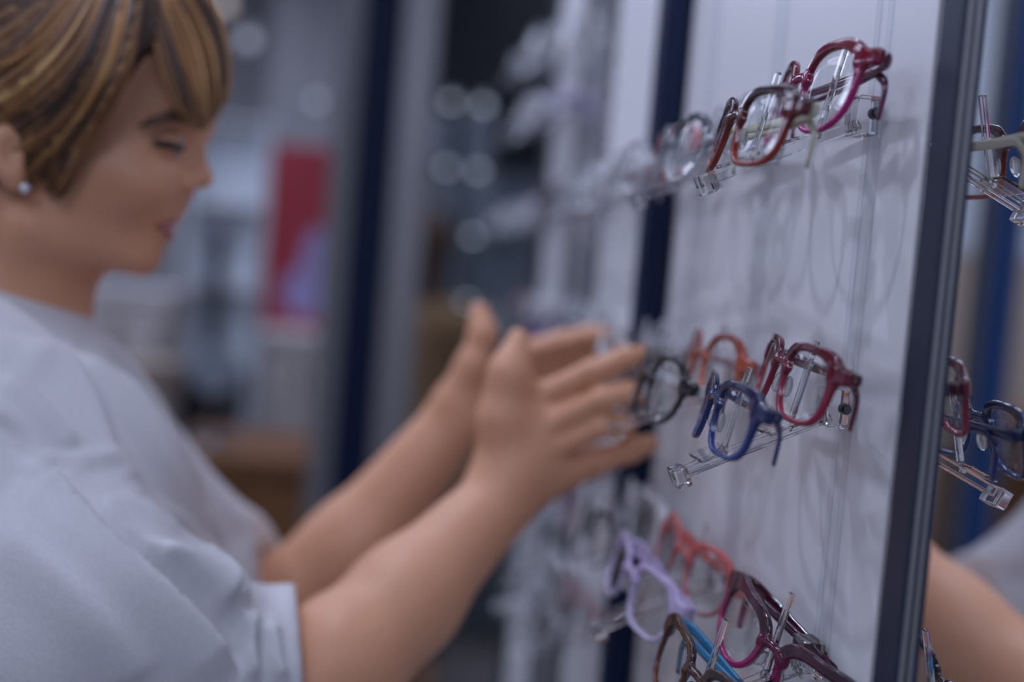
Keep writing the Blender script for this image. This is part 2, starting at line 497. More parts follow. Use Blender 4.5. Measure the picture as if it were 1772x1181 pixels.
def lens_mesh(style, sgn):
    hw, hh, ex, rim, brow, bz, hz = STYLES[style]
    bm = bmesh.new(); n = 40; rings = []
    for side in (-1, 1):
        c = bm.verts.new((sgn*CX, CURV*CX*CX+side*.0006, 0)); prev = None
        for k in (.5, 1.0):
            rr = []
            for i in range(n):
                a = 2*math.pi*i/n; ca, sa = math.cos(a), math.sin(a)
                q = (abs(ca)**ex+abs(sa)**ex)**(-1/ex)
                u, z = ca*q*hw*k, sa*q*hh*k
                wz = 1-.10*max(-1, min(1, -z/hh))*(1.6 if u < 0 else .6); u *= wz
                zz = z+(.18*max(u, 0) if style == 'cat' else 0)
                x = CX+u
                rr.append(bm.verts.new((sgn*x, CURV*x*x+side*.0006-(1-k)*.0006, zz)))
            if prev is None:
                for i in range(n): bm.faces.new((c, rr[i], rr[(i+1) % n]))
            else:
                for i in range(n): bm.faces.new((prev[i], rr[i], rr[(i+1) % n], prev[(i+1) % n]))
            prev = rr
        rings.append(prev)
    for i in range(n): bm.faces.new((rings[0][i], rings[0][(i+1) % n], rings[1][(i+1) % n], rings[1][i]))
    bmesh.ops.recalc_face_normals(bm, faces=bm.faces)
    me = bpy.data.meshes.new('lens'); bm.to_mesh(me); bm.free(); me.materials.append(MT['lens'])
    me.polygons.foreach_set('use_smooth', [True]*len(me.polygons))
    return me

def temple_mesh(style, sgn, off):
    """folded temple: from the hinge on side sgn across the back to the other side, ear end bent down"""
    hw, hh, ex, rim, brow, bz, hz = STYLES[style]
    xh = CX+hw+.0062; yh = CURV*xh*xh
    pts = [(sgn*xh, yh+.001, hz), (sgn*(xh+.0012), yh+.006, hz), (sgn*(xh-.003), yh+.0085+off, hz), (sgn*(xh-.02), yh+.009+off, hz),
           (sgn*.02, yh+.0085+off, hz-.0005), (-sgn*.02, yh+.007+off, hz-.001), (-sgn*(xh-.022), yh+.006+off, hz-.001), (-sgn*(xh-.016), yh+.0065+off, hz-.003),
           (-sgn*(xh-.009), yh+.008+off, hz-.009), (-sgn*(xh-.011), yh+.010+off, hz-.024)]
    P = spline(pts, 40)
    rad = np.interp(np.linspace(0, 1, 40), [0, .12, .3, .7, .9, 1], [.0036, .0036, .0030, .0022, .0025, .0022])
    bm = bmesh.new(); tube(bm, P, rad, 10, ((0, 1, 0), .42))
    bmesh.ops.recalc_face_normals(bm, faces=bm.faces)
    me = bpy.data.meshes.new('temple'); bm.to_mesh(me); bm.free()
    me.polygons.foreach_set('use_smooth', [True]*len(me.polygons))
    return me

def pad_mesh(sgn):
    bm = bmesh.new(); bmesh.ops.create_uvsphere(bm, u_segments=12, v_segments=8, radius=1)
    for v in bm.verts: v.co = Vector((v.co.x*.0012, v.co.y*.0030, v.co.z*.0058))
    bm.transform(Matrix.Translation((sgn*.0088, .0045, -.004)) @ Matrix.Rotation(sgn*math.radians(-14), 4, 'Y') @ Matrix.Rotation(sgn*math.radians(25), 4, 'Z'))
    me = bpy.data.meshes.new('nose_pad'); bm.to_mesh(me); bm.free(); me.materials.append(MT['pad'])
    me.polygons.foreach_set('use_smooth', [True]*len(me.polygons))
    return me

MESH = {}
def glasses_mesh(style, fine):
    k = (style, fine)
    if k not in MESH:
        MESH[k] = (front_mesh(style, .00065 if fine else .0012), {s: lens_mesh(style, s) for s in (-1, 1)},
                   {s: temple_mesh(style, s, .000 if s > 0 else .005) for s in (-1, 1)}, {s: pad_mesh(s) for s in (-1, 1)})
    return MESH[k]

def set_mat(o, m):
    if len(o.data.materials) == 0: o.data.materials.append(m)
    o.material_slots[0].link = 'OBJECT'; o.material_slots[0].material = m

def glasses(loc, rot, style, m_front, m_temple, label, group=None, fine=False, pads=True, hinge=None, sc=1.0):
    t = empty('spectacles', loc, rot); t.scale = (sc, sc, sc)
    tag(t, label, 'glasses', group)
    fr, ln, tp, pd = glasses_mesh(style, fine)
    o = bpy.data.objects.new('frame_front', fr); COL.objects.link(o); o.parent = t; set_mat(o, m_front)
    hw, hh, ex, rim, brow, bz, hz = STYLES[style]
    for s in (-1, 1):
        l = bpy.data.objects.new('lens', ln[s]); COL.objects.link(l); l.parent = t
        a = bpy.data.objects.new('temple', tp[s]); COL.objects.link(a); a.parent = t; set_mat(a, m_temple)
        if fine:
            xh = CX+hw+.0060; yh = CURV*xh*xh
            bm = bmesh.new()
            cyl(bm, (s*xh, yh+.0035, hz-.0026), (s*xh, yh+.0035, hz+.0026), .0013, .0013, 10)
            bx(bm, s*xh-.0016, s*xh+.0016, yh+.001, yh+.0035, hz-.002, hz+.002)
            bm_obj('hinge', bm, hinge or MT['steel'], a)
        if pads:
            p = bpy.data.objects.new('nose_pad', pd[s]); COL.objects.link(p); p.parent = o
    return t

AC = dict(
    magenta=acetate('magenta_acetate', (.20, .004, .022), (.50, .02, .22), .22),
    magenta_t=acetate('plum_temple', (.10, .02, .05), (.22, .03, .12), .1),
    tortoise=acetate('brown_red_acetate', (.045, .008, .016), (.32, .030, .012), .22),
    cream=mat('cream_acetate', (.62, .60, .44), .25),
    burgundy=acetate('burgundy_acetate', (.14, .012, .030), (.40, .03, .075), .25),
    burgundy_t=acetate('wine_temple', (.07, .012, .022), (.16, .02, .045), .1),
    navy=acetate('navy_acetate', (.010, .018, .075), (.022, .048, .22), .22),
    navy_t=acetate('navy_temple', (.010, .018, .075), (.02, .04, .2), .1),
    wine=acetate('dark_pink_acetate', (.045, .006, .022), (.42, .02, .15), .2, mottled=.7),
    brown=acetate('dark_brown_acetate', (.035, .014, .012), (.14, .05, .03), .15),
    teal=mat('teal_temple', (.02, .16, .30), .25),
    orange=acetate('orange_acetate', (.45, .07, .03), (.80, .22, .12), .35),
    black=acetate('black_acetate', (.008, .008, .012), (.02, .02, .025), .05),
    white=acetate('white_acetate', (.80, .80, .82), (.86, .86, .88), .2),
    grey=acetate('smoke_acetate', (.10, .11, .13), (.75, .77, .80), .55),
    crystal=acetate('crystal_acetate', (.8, .82, .85), (.9, .9, .92), .8),
    coral=acetate('coral_acetate', (.75, .14, .12), (.55, .20, .20), .25),
    lilac=acetate('lilac_acetate', (.58, .48, .72), (.62, .54, .74), .2),
    violet=acetate('violet_acetate', (.12, .06, .22), (.3, .18, .45), .25),
    red=acetate('red_acetate', (.40, .02, .03), (.55, .05, .06), .25),
    rosy=acetate('rose_acetate', (.55, .30, .34), (.7, .5, .52), .45),
)

def place(y, z, o, up=.022, a=0, pitch=-12, roll=0, dx=0, dy=0):
    p = Vector((DW, y, z))+rod_pt(o)+Vector((dx, dy, up))
    return p, Euler((math.radians(pitch), math.radians(roll), math.radians(a-90)))

ROWS = {'upper': 1.535, 'middle': 1.390, 'lower': 1.262}
RN = {'upper': 'upper row', 'middle': 'middle row', 'lower': 'bottom row'}
AN = {0: 'nearest the slate post', 1: 'second from the slate post', 2: 'third from the slate post'}
first_arm = [True]
def arm(y, z, label):
    t = ARM if first_arm[0] else dup(ARM)
    first_arm[0] = False
    t.location = (DW, y, z); tag(t, label, 'spectacle holder', 'clear acrylic spectacle holders')
    return t
for rk, z in ROWS.items():
    for i, y in enumerate(ARM_Y):
        arm(y, z, 'clear acrylic display arm on the white panel, %s, %s' % (RN[rk], AN[i]))

G1 = 'spectacles on the bright white panel'
def g(rk, i, o, style, mf, mtm, label, fine=False, **kw):
    hinge = kw.pop('hinge', None); sc = kw.pop('sc', 1.0)
    loc, rot = place(ARM_Y[i], ROWS[rk], o, **kw)
    return glasses(loc, rot, style, AC[mf], AC[mtm], label, G1, fine, hinge=hinge, sc=sc)
g('upper', 0, O1, 'tall', 'magenta', 'magenta_t', 'dark red to magenta spectacles, highest sharp pair beside the slate post', True, up=.0245, a=0, dx=-.002, dy=.019)
g('upper', 0, O2, 'square', 'tortoise', 'cream', 'brown and red spectacles with cream folded temples, in front of the magenta pair', True, up=.0165, a=0, roll=2, dx=-.006, sc=.96, hinge=MT['gold'])
g('middle', 0, O1, 'square', 'burgundy', 'burgundy_t', 'burgundy spectacles on the middle arm, sharp, behind the navy pair', True, up=.0285, a=-3, dx=-.004, roll=2, sc=.95)
g('middle', 0, O2, 'square', 'navy', 'navy_t', 'navy blue spectacles at the front of the middle arm, sharp', True, up=.0235, a=-4, dx=-.003, roll=1, sc=.9)
g('lower', 0, O1, 'cat', 'wine', 'wine', 'dark plum and pink spectacles tilted on the bottom arm, sharp', True, up=.011, a=16, roll=15, dx=.005)
g('lower', 0, O2, 'square', 'brown', 'teal', 'dark brown spectacles with teal temples at the bottom frame edge', True, up=.010, a=10, roll=8)
g('upper', 1, O1, 'round', 'crystal', 'grey', 'clear spectacles half hidden behind the brown and red pair')
g('upper', 1, O2, 'round', 'grey', 'crystal', 'blurred clear spectacles with a smoky brow, left of the brown and red pair')
g('middle', 1, O1, 'round', 'orange', 'rosy', 'blurred orange spectacles left of the burgundy pair')
g('middle', 1, O2, 'round', 'black', 'white', 'blurred black spectacles with white temples at the fingertips')
g('lower', 1, O1, 'round', 'coral', 'coral', 'blurred coral red spectacles above the plum pair', a=8, roll=5)
g('lower', 1, O2, 'square', 'lilac', 'lilac', 'blurred lilac spectacles at lower centre, left of the coral pair', a=6, roll=6)
g('upper', 2, O1, 'square', 'red', 'rosy', 'blurred red spectacles in front of the blurred navy post, upper row')
g('upper', 2, O2, 'round', 'crystal', 'rosy', 'blurred clear spectacles with rosy temples, upper row, left of the red ones')
g('middle', 2, O1, 'round', 'crystal', 'white', 'blurred clear spectacles above the black pair, beside the fingertips')
g('middle', 2, O2, 'round', 'white', 'white', 'blurred white spectacles held between the fingertips of both hands', dy=.045, dx=.008)
g('lower', 2, O1, 'square', 'white', 'white', 'blurred white spectacles below the hands, beside the blurred navy post')
g('lower', 2, O2, 'round', 'grey', 'white', 'blurred smoky spectacles below the hands, left of the white pair')

# farther bays
far = [(1.075, (1.535, 1.39, 1.262, 1.12), 'first narrow white panel, near side'), (1.218, (1.535, 1.39, 1.262, 1.12), 'first narrow white panel, far side'),
       (1.535, (1.76, 1.67, 1.535, 1.39, 1.262, 1.12), 'farthest white panel, near side'), (1.682, (1.76, 1.67, 1.535, 1.39, 1.262, 1.12), 'farthest white panel, far side')]
RNAME = {1.76: 'top row', 1.67: 'second row from the top', 1.535: 'upper row', 1.39: 'middle row', 1.262: 'lower row', 1.12: 'lowest row'}
pal = {'crystal': 'clear', 'white': 'white', 'grey': 'smoky', 'violet': 'violet', 'black': 'black', 'red': 'red', 'lilac': 'lilac', 'rosy': 'rose'}
keys = ['white', 'crystal', 'white', 'grey', 'lilac', 'white', 'rosy', 'crystal', 'white', 'black', 'crystal', 'violet', 'white', 'red']
n = 0
for (y, zs, where) in far:
    for z in zs:
        arm(y, z, 'blurred clear display arm on the %s, %s' % (where, RNAME[z]))
        for o, nm in ((O1, 'rear'), (O2, 'front')):
            c = keys[n % len(keys)]; n += 1
            loc, rot = place(y, z, o, a=6+R.uniform(-4, 8), roll=R.uniform(-4, 6))
            glasses(loc, rot, ('round', 'square', 'tall')[n % 3], AC[c], AC[c],
                    'blurred %s spectacles, %s pair, %s, %s' % (pal[c], nm, where, RNAME[z]), 'spectacles on the far white panels', False, False)

# ------------------------------------------------------------------ track lamps over the wall
for k, (x, y) in enumerate(SPOTS):
    t = empty('track_light', (x, y, CEIL))
    tag(t, 'small spotlight on the ceiling aimed at the display wall, out of view', 'spotlight', 'spotlights above the display wall')
    bm = bmesh.new(); cyl(bm, (0, 0, 0), (0, 0, -.20), .008); bm_obj('stem', bm, MT['alu'], t)
    bm = bmesh.new()
    d = (Vector((DW, y-.02, 1.30))-Vector((x, y, 2.60))).normalized()
    c = Vector((0, 0, 2.60-CEIL))
    cyl(bm, c-d*.13, c-d*.03, .045, .045, 20); bm_obj('lamp_head', bm, MT['alu'], t)

# ------------------------------------------------------------------ the woman
woman = empty('person', (-.42, .80, 0))
tag(woman, 'woman with short brown hair in a white blouse, reaching both hands to the spectacles', 'person')
INV = Matrix.Translation((.42, -.80, 0))
def adopt(o, parent=None):
    o.data.transform(INV if parent is None else INV)
    o.parent = parent or woman
    return o
HD = .81                              # distance of the head's middle
SP = HD/FPX                           # metres per pixel there
def h(px, py, dd=0.0): return at(px, py, HD+dd)
AX = np.stack([RGT, UPV, FWD])        # axes for head ellipsoids: right, up, away

NW, NE = (862, 868, .85), (420, 1330, .73)          # near wrist, elbow
NS = (-120, 930, .68)
FW_, FE, FS = (790, 728, 1.00), (430, 1095, .985), (70, 700, .95)
def A(t): return at(*t)
lo, hi = bounds([h(-130, -110, -.1), h(390, 600, .1), A(NS), A(NE), A(NW), A(FW_), A(FE), A(FS), at(1150, 520, .95), at(1150, 800, 1.06), h(-60, 900)], .075)
B = Field(lo, hi, .0028)
# head
B.ell(h(130, 125), (240*SP, 205*SP, .074), AX, .01)
B.ell(h(236, 262), (106*SP, 140*SP, .056), AX, .014)
B.ell(h(180, 320), (112*SP, 122*SP, .060), AX, .02)
for s in (-1, 1):
    B.cone(h(62, 395, s*.050), h(225, 436, s*.014), 40*SP, 30*SP, .018)
    B.ell(h(240, 320, s*.036), (42*SP, 38*SP, .019), AX, .02)          # cheek
B.ell(h(243, 446), (30*SP, 30*SP, .020), AX, .014)                     # chin
B.ell(h(252, 380), (36*SP, 46*SP, .027), AX, .014)                     # mouth mound
B.ell(h(325, 203), (30*SP, 28*SP, .040), AX, .02)                      # brow
B.cone(h(333, 232), h(350, 304), 14*SP, 15*SP, .008)                   # nose
B.ell(h(350, 311), (17*SP, 15*SP, .0095), AX, .006)
for s in (-1, 1):
    B.ell(h(325, 320, s*.0115), (15*SP, 12*SP, .007), AX, .005)        # nostril wings
    B.ell(h(330, 334, s*.007), (8*SP, 5*SP, .004), AX, .004, 's')
    B.ell(h(309, 250, s*.037), (24*SP, 18*SP, .014), AX, .014, 's')    # sockets
    B.ell(h(290, 248, s*.031), (26*SP, 23*SP, .0125), AX, .004)        # lids over the eyes
B.ell(h(290, 373), (12*SP, 11*SP, .015), AX, .006)                     # upper lip
B.ell(h(285, 406), (12*SP, 10*SP, .014), AX, .006)                     # lower lip
B.cone(h(300, 391, -.02), h(300, 391, .02), 3.2*SP, 3.2*SP, .004, 's')  # mouth line
for s in (-1, 1):                                                       # ears
    B.ell(h(12, 262, s*.073), (30*SP, 44*SP, .010), AX, .008)
    B.ell(h(26, 310, s*.071), (17*SP, 20*SP, .007), AX, .008)
    B.ell(h(18, 262, s*.082), (15*SP, 24*SP, .007), AX, .006, 's')
# neck and upper trunk
B.cone(h(35, 400), h(-48, 640), .052, .052, .03)
B.cone(h(-35, 620), h(-70, 900, .0), .07, .10, .05)
B.cone(A((-90, 850, .72)), A((40, 690, .92)), .05, .05, .05)
# arms
B.cone(A(NS), A(NE), .048, .042, .03)
B.cone(A(NE), A((585, 1150, .765)), .041, .0415, .02)
B.cone(A((585, 1150, .765)), A((700, 1038, .805)), .0415, .0375, .02)
B.cone(A((700, 1038, .805)), A(NW), .0375, .0275, .02)
B.cone(A(FS), A(FE), .046, .042, .03)
B.cone(A(FE), A((610, 950, .99)), .042, .041, .02)
B.cone(A((610, 950, .99)), A(FW_), .041, .0275, .02)
# near hand: back towards the viewer, thumb up
mc = {'i': (933, 690, .862), 'm': (948, 738, .855), 'r': (942, 783, .857), 'p': (925, 828, .868)}
for q in 'imrp':
    B.cone(A(NW), A(mc[q]), .0200, .0122, .012)
B.cone(A((890, 815, .862)), A((945, 800, .870)), .022, .016, .02)
B.cone(A((905, 842, .862)), A((1030, 800, .872)), .017, .0120, .016)
B.chain([A(mc['i']), A((1028, 643, .850)), A((1078, 622, .848)), A((1110, 612, .850))], [.0112, .0094, .0082, .0070], .004)
B.chain([A(mc['m']), A((1042, 692, .842)), A((1088, 680, .846)), A((1114, 682, .856))], [.0114, .0096, .0084, .0072], .004)
B.chain([A(mc['r']), A((1040, 738, .845)), A((1080, 732, .858)), A((1082, 752, .876))], [.0112, .0094, .0082, .0070], .004)
B.chain([A(mc['p']), A((1030, 797, .866)), A((1088, 782, .872)), A((1126, 768, .878))], [.0116, .0104, .0090, .0074], .004)
B.chain([A((872, 815, .855)), A((868, 725, .850)), A((880, 648, .850)), A((897, 588, .858))], [.0185, .0146, .0118, .0088], .020)
# far hand: palm towards the viewer, thumb up
mf = {'i': (905, 612, 1.00), 'm': (905, 645, 1.008), 'r': (898, 680, 1.012), 'p': (885, 712, 1.01)}
for q in 'imrp':
    B.cone(A(FW_), A(mf[q]), .0205, .0130, .014)
B.chain([A(mf['i']), A((975, 592, .995)), A((1018, 582, .990)), A((1048, 580, .985))], [.0118, .0098, .0086, .0074])
B.chain([A(mf['m']), A((990, 622, 1.005)), A((1045, 612, .998)), A((1078, 612, .990))], [.0118, .0100, .0088, .0076])
B.chain([A(mf['r']), A((985, 658, 1.012)), A((1040, 652, 1.005)), A((1075, 655, .996))], [.0114, .0096, .0086, .0074])
B.chain([A(mf['p']), A((965, 695, 1.012)), A((1010, 692, 1.006)), A((1042, 695, 1.0))], [.0106, .0088, .0078, .0068])
B.chain([A((790, 690, .99)), A((818, 632, .985)), A((836, 578, .985)), A((830, 540, .99))], [.0190, .0135, .0112, .0088], .010)
adopt(B.obj('body', MT['skin']))

# face parts
def tube_obj(name, pts, rads, m, n=8, flat=None):
    bm = bmesh.new(); tube(bm, pts, rads, n, flat)
    return adopt(bm_obj(name, bm, m, None, True))
def ball(name, c, r, m, axes=AX, seg=20):
    bm = bmesh.new(); bmesh.ops.create_uvsphere(bm, u_segments=seg, v_segments=seg//2, radius=1)
    r = r if hasattr(r, '__len__') else (r, r, r)
    for v in bm.verts: v.co = Vector(np.array(c)+np.array(axes).T@(np.array(v.co)*np.array(r)))
    return adopt(bm_obj(name, bm, m, None, True))
for s in (-1, 1):
    ball('eye', h(295, 250, s*.0305), (.0095, .0090, .0098), MT['eye'])
    ball('iris', h(311, 253, s*.0310), (.0030, .0046, .0046), MT['iris'])
    P = spline([h(264, 245, s*.0462), h(280, 249, s*.0452), h(300, 252, s*.0425), h(318, 258, s*.037)], 14)
    tube_obj('eyelash', P, [.0006, .0014, .002, .0024, .0026, .0027, .0027, .0027, .0026, .0024, .002, .0018, .0014, .0008], MT['lash'], 8)
    P = spline([h(240, 220, s*.0560), h(266, 209, s*.0550), h(296, 201, s*.0490), h(326, 203, s*.038)], 14)
    tube_obj('eyebrow', P, np.interp(np.linspace(0, 1, 14), [0, .3, .8, 1], [.001, .0032, .0042, .003]), MT['brow'], 8, (tuple(FWD), .5))
Lf = Field(*bounds([h(255, 360, -.03), h(312, 425, .03)], .004), .0014)
for s in (-1, 1):
    Lf.cone(h(275, 391, s*.0205), h(294, 380, s*.005), .0014, .0036, .003)
    Lf.cone(h(275, 392, s*.0205), h(289, 404, s*.004), .0014, .0042, .003)
Lf.cone(h(294, 380, -.005), h(294, 380, .005), .0036, .0036, .003); Lf.cone(h(289, 404, -.004), h(289, 404, .004), .0042, .0042, .003)
Lf.cone(h(304, 391.5, -.02), h(304, 391.5, .02), .0022, .0022, .002, 's')
adopt(Lf.obj('lips', MT['lips']))
ball('earring', h(43, 326, -.0755), .0034, MT['pearl'])
bm = bmesh.new()                                                       # ring on the third finger
rc = A((1058, 735.5, .851)); rt = Vector(A((1080, 732, .858))-A((1040, 738, .845))).normalized()
ra = rt.orthogonal().normalized(); rb = rt.cross(ra)
P = [Vector(rc)+(ra*math.cos(t)+rb*math.sin(t))*.0096 for t in np.linspace(0, 2*math.pi, 33)]
tube(bm, P, .0017, 8); adopt(bm_obj('ring', bm, MT['gold'], None, True))

# blouse
def fold_noise(P, seed, amp):
    rr = np.random.RandomState(seed); out = 0
    for i in range(7):
        k = rr.normal(size=3); k /= np.linalg.norm(k); f = rr.uniform(18, 60)
        out = out+np.sin(P@k*f+rr.uniform(0, 6.3)+1.4*np.sin(P@np.roll(k, 1)*f*.4))*(18/f)
    return out*amp
hip = np.array([-.50, .80, .92])
pts = [A(NS), A((520, 1130, .76)), A(FS), A((480, 990, .99)), h(-40, 560), hip+(-.16, -.16, -.10), hip+(.16, .2, 0)]
lo, hi = bounds(pts, .12)
S = Field(lo, hi, .0036)
chest = A((-50, 900, .81))
S.cone(A((-105, 860, .73)), A((50, 690, .93)), .078, .072, .06)         # shoulders
S.cone(h(-62, 735), h(-80, 800), .074, .09, .03)                        # collar stand
S.cone(A((-110, 720, .79)), A((10, 930, .78)), .105, .108, .06)         # chest
S.cone(A((10, 930, .78)), A((90, 1130, .80)), .104, .10, .06)
S.cone(A((-60, 900, .81)), hip, .130, .145, .08)
# near sleeve, wide and hanging below the arm
S.cone(A((-110, 985, .69)), A((140, 1085, .70)), .078, .078, .02)
S.cone(A((140, 1085, .70)), A((415, 1190, .745)), .078, .058, .02)
S.cone(A((400, 1180, .745)), A((560, 1150, .762)), .056, .056, .015)
S.cone(A((60, 1160, .69)), A((340, 1300, .73)), .075, .06, .05)
# far sleeve
S.cone(A((48, 690, .945)), A((176, 820, .96)), .066, .068, .02)
S.cone(A((176, 820, .96)), A((352, 1010, .975)), .068, .066, .02)
S.cone(A((352, 1010, .975)), A((450, 1040, .985)), .066, .060, .02)
S.cone(A((450, 1040, .985)), A((560, 980, .99)), .060, .056, .02)
# cloth hanging between the sleeves and the front
S.cone(A((150, 900, .86)), A((340, 1060, .86)), .06, .045, .05)
sl, P = S._sub(S.lo, S.lo+S.h*(S.n-1))
near = np.abs(S.a) < .05
S.a[near] += fold_noise(P[near], 5, .0011).astype(np.float32)
# sleeve openings: cut square to each forearm, hollow inside
def cuff(p, q, r0, r1, cutp, cutn):
    p, q = np.array(p), np.array(q); n_ = np.array(cutn)/np.linalg.norm(cutn)
    c = np.array(cutp)
    def f(P_):
        return np.maximum(-((P_-c)@n_), np.linalg.norm(P_-c, axis=-1)-.17)
    S.fn(f, c-.18, c+.18, .004, 's')
    S.cone(p, q, r0, r1, .004, 's')
ndir = RGT+UPV*.10+FWD*.2
cuff(A((490, 1230, .745)), A((640, 1085, .79)), .050, .056, A((522, 1120, .76)), ndir)
fdir = RGT+UPV*.25
cuff(A((430, 1090, .985)), A((610, 950, .99)), .046, .056, A((474, 1000, .985)), fdir)
# neckline
S.cone(h(-30, 520), h(-30, 612), .062, .066, .006, 's')
S.cone(h(40, 590, .0), h(110, 660, .0), .036, .012, .006, 's')
V, F = S.mesh()
def relief(V, F, folds):
    """push the cloth out along drawn creases: (pixel path, height, soft side, steep side)"""
    me = bpy.data.meshes.new('tmp'); me.from_pydata([tuple(v) for v in V], [], [tuple(f) for f in F]); me.update()
    N = np.array([tuple(v.normal) for v in me.vertices]); bpy.data.meshes.remove(me)
    Q = V-CAM; z = Q@FWD; X = 886+FPX*(Q@RGT)/z; Y = 590.5-FPX*(Q@UPV)/z
    face = np.clip(-(N*(Q/np.linalg.norm(Q, axis=1)[:, None])).sum(1)*2.0, 0, 1)
    D = np.zeros(len(V))
    for path, amp, w1, w2 in folds:
        P = spline(path, 24); best = np.full(len(V), 1e9); sd = np.zeros(len(V)); tt = np.zeros(len(V))
        for i in range(len(P)-1):
            a, b = P[i], P[i+1]; ab = b-a; L = ab@ab
            t = np.clip(((X-a[0])*ab[0]+(Y-a[1])*ab[1])/L, 0, 1)
            dx, dy = X-a[0]-t*ab[0], Y-a[1]-t*ab[1]; d = np.hypot(dx, dy)
            m_ = d < best; best = np.where(m_, d, best); sd = np.where(m_, ab[0]*dy-ab[1]*dx, sd); tt = np.where(m_, (i+t)/(len(P)-1), tt)
        wd = np.where(sd > 0, w1, w2)
        D += 1.7*amp*np.exp(-(best/wd)**2)*np.clip(np.sin(np.pi*np.clip(tt, 0.04, .96))*2.2, 0, 1)
    return V+N*(D*face)[:, None]
V = relief(V, F, [
    ([(38, 805), (120, 890), (230, 985), (330, 1080), (420, 1181)], .0085, 95, 7),
    ([(60, 815), (130, 880), (230, 945), (330, 1010), (420, 1080)], .0060, 16, 50),
    ([(-40, 700), (30, 740), (60, 800), (40, 850)], .0025, 12, 30),
    ([(20, 590), (100, 620), (150, 690), (185, 780), (230, 860)], .006, 40, 10),
    ([(200, 800), (260, 870), (330, 915), (420, 1040)], .0042, 45, 10),
    ([(60, 800), (120, 800), (190, 795)], .0025, 30, 10),
    ([(160, 890), (230, 895), (310, 930)], .003, 22, 9),
    ([(250, 960), (320, 985), (400, 1065)], .004, 18, 10),
    ([(0, 650), (60, 700), (140, 790)], .004, 30, 12),
    ([(120, 600), (200, 700), (300, 830), (400, 960)], .006, 14, 40),
    ([(170, 620), (260, 740), (360, 860), (430, 940)], .004, 12, 26),
    ([(330, 950), (360, 1010), (370, 1060)], .005, 12, 12), ([(385, 960), (400, 1010), (405, 1060)], .005, 12, 12),
    ([(430, 1060), (425, 1120), (440, 1181)], .006, 16, 9), ([(470, 1075), (475, 1130), (490, 1181)], .005, 14, 10),
    ([(-20, 900), (90, 1000), (200, 1120), (240, 1190)], .004, 60, 30),
])
adopt(np_obj('blouse', V, F, MT['blouse']))

# trousers and shoes, below the frame
T = Field((-.72, .55, .03), (-.28, 1.05, 1.0), .009)
for s in (-1, 1):
    yy = .80+s*.095
    T.cone((-.50, .80+s*.075, .90), (-.48, yy, .50), .105, .070, .04)
    T.cone((-.48, yy, .50), (-.50, yy, .09), .070, .055, .03)
T.cone((-.50, .74, .93), (-.50, .86, .93), .125, .125, .05)
adopt(T.obj('trousers', MT['trousers']))
for s in (-1, 1):
    yy = .80+s*.095
    T = Field((-.60, yy-.06, 0), (-.28, yy+.06, .14), .005)
    T.cone((-.52, yy, .045), (-.36, yy, .030), .040, .032, .03)
    T.cone((-.51, yy, .05), (-.50, yy, .10), .042, .046, .03)
    T.plane((0, 0, .003), (0, 0, -1), .004)
    adopt(T.obj('shoe', MT['leather']))

# hair: a cap on the skull with separate locks laid over it
hair_mat = mat('brown_hair', (.2, .1, .04), .42)
nt = hair_mat.node_tree; nn = nt.nodes; bs = nn['Principled BSDF']
at_ = nn.new('ShaderNodeAttribute'); at_.attribute_name = 'tone'
tc = nn.new('ShaderNodeTexCoord'); nz = nn.new('ShaderNodeTexNoise'); nz.inputs['Scale'].default_value = 30
ad = nn.new('ShaderNodeMath'); ad.operation = 'MULTIPLY_ADD'; ad.inputs[1].default_value = .45
sb = nn.new('ShaderNodeMath'); sb.operation = 'SUBTRACT'; sb.inputs[1].default_value = .22
cr = nn.new('ShaderNodeValToRGB')
el = cr.color_ramp.elements
el.new(.35); el.new(.68)
for e, (p, c) in zip(el, ((0, (.034, .015, .008)), (.35, (.12, .050, .018)), (.68, (.33, .150, .042)), (1, (.66, .38, .14)))):
    e.position = p; e.color = (*c, 1)
nt.links.new(tc.outputs['Object'], nz.inputs['Vector']); nt.links.new(nz.outputs['Fac'], ad.inputs[0])
nt.links.new(at_.outputs['Fac'], ad.inputs[2]); nt.links.new(ad.outputs[0], sb.inputs[0])
nt.links.new(sb.outputs[0], cr.inputs[0]); nt.links.new(cr.outputs[0], bs.inputs['Base Color'])
bs.inputs['Roughness'].default_value = .5

HC = Field(*bounds([h(-150, -130, -.1), h(400, 470, .1)], .02), .0034)
HC.ell(h(122, 105), (255*SP, 222*SP, .085), AX, .01)
HC.cone(h(-70, 250), h(-45, 420), .058, .030, .03)
# keep the face, temple and ear clear
HC.cone(h(262, 215, -.12), h(262, 215, .12), 66*SP, 66*SP, .01, 's')
HC.cone(h(315, 160, -.12), h(315, 160, .12), 75*SP, 75*SP, .01, 's')
HC.cone(h(245, 330, -.12), h(245, 330, .12), 125*SP, 125*SP, .01, 's')
HC.cone(h(380, 260, -.12), h(380, 260, .12), 90*SP, 90*SP, .01, 's')
for s in (-1, 1): HC.cone(h(20, 300, s*.05), h(20, 300, s*.12), 38*SP, 38*SP, .01, 's')
cap = HC.obj('hair', hair_mat)
def surf(px, py, s, lift=0.0):
    """depth of the hair's outer surface under a pixel, on side s"""
    q = 1-((px-122)/(262*1.0))**2-((py-105)/(230*1.0))**2
    dp = .0875*math.sqrt(max(q, .0))
    if px > -20 and py > 190: dp = max(dp, .0690)
    if px < 60 and py < 190: dp += .007*min(1, (60-px)/60)
    return h(px, py, s*(dp+lift))
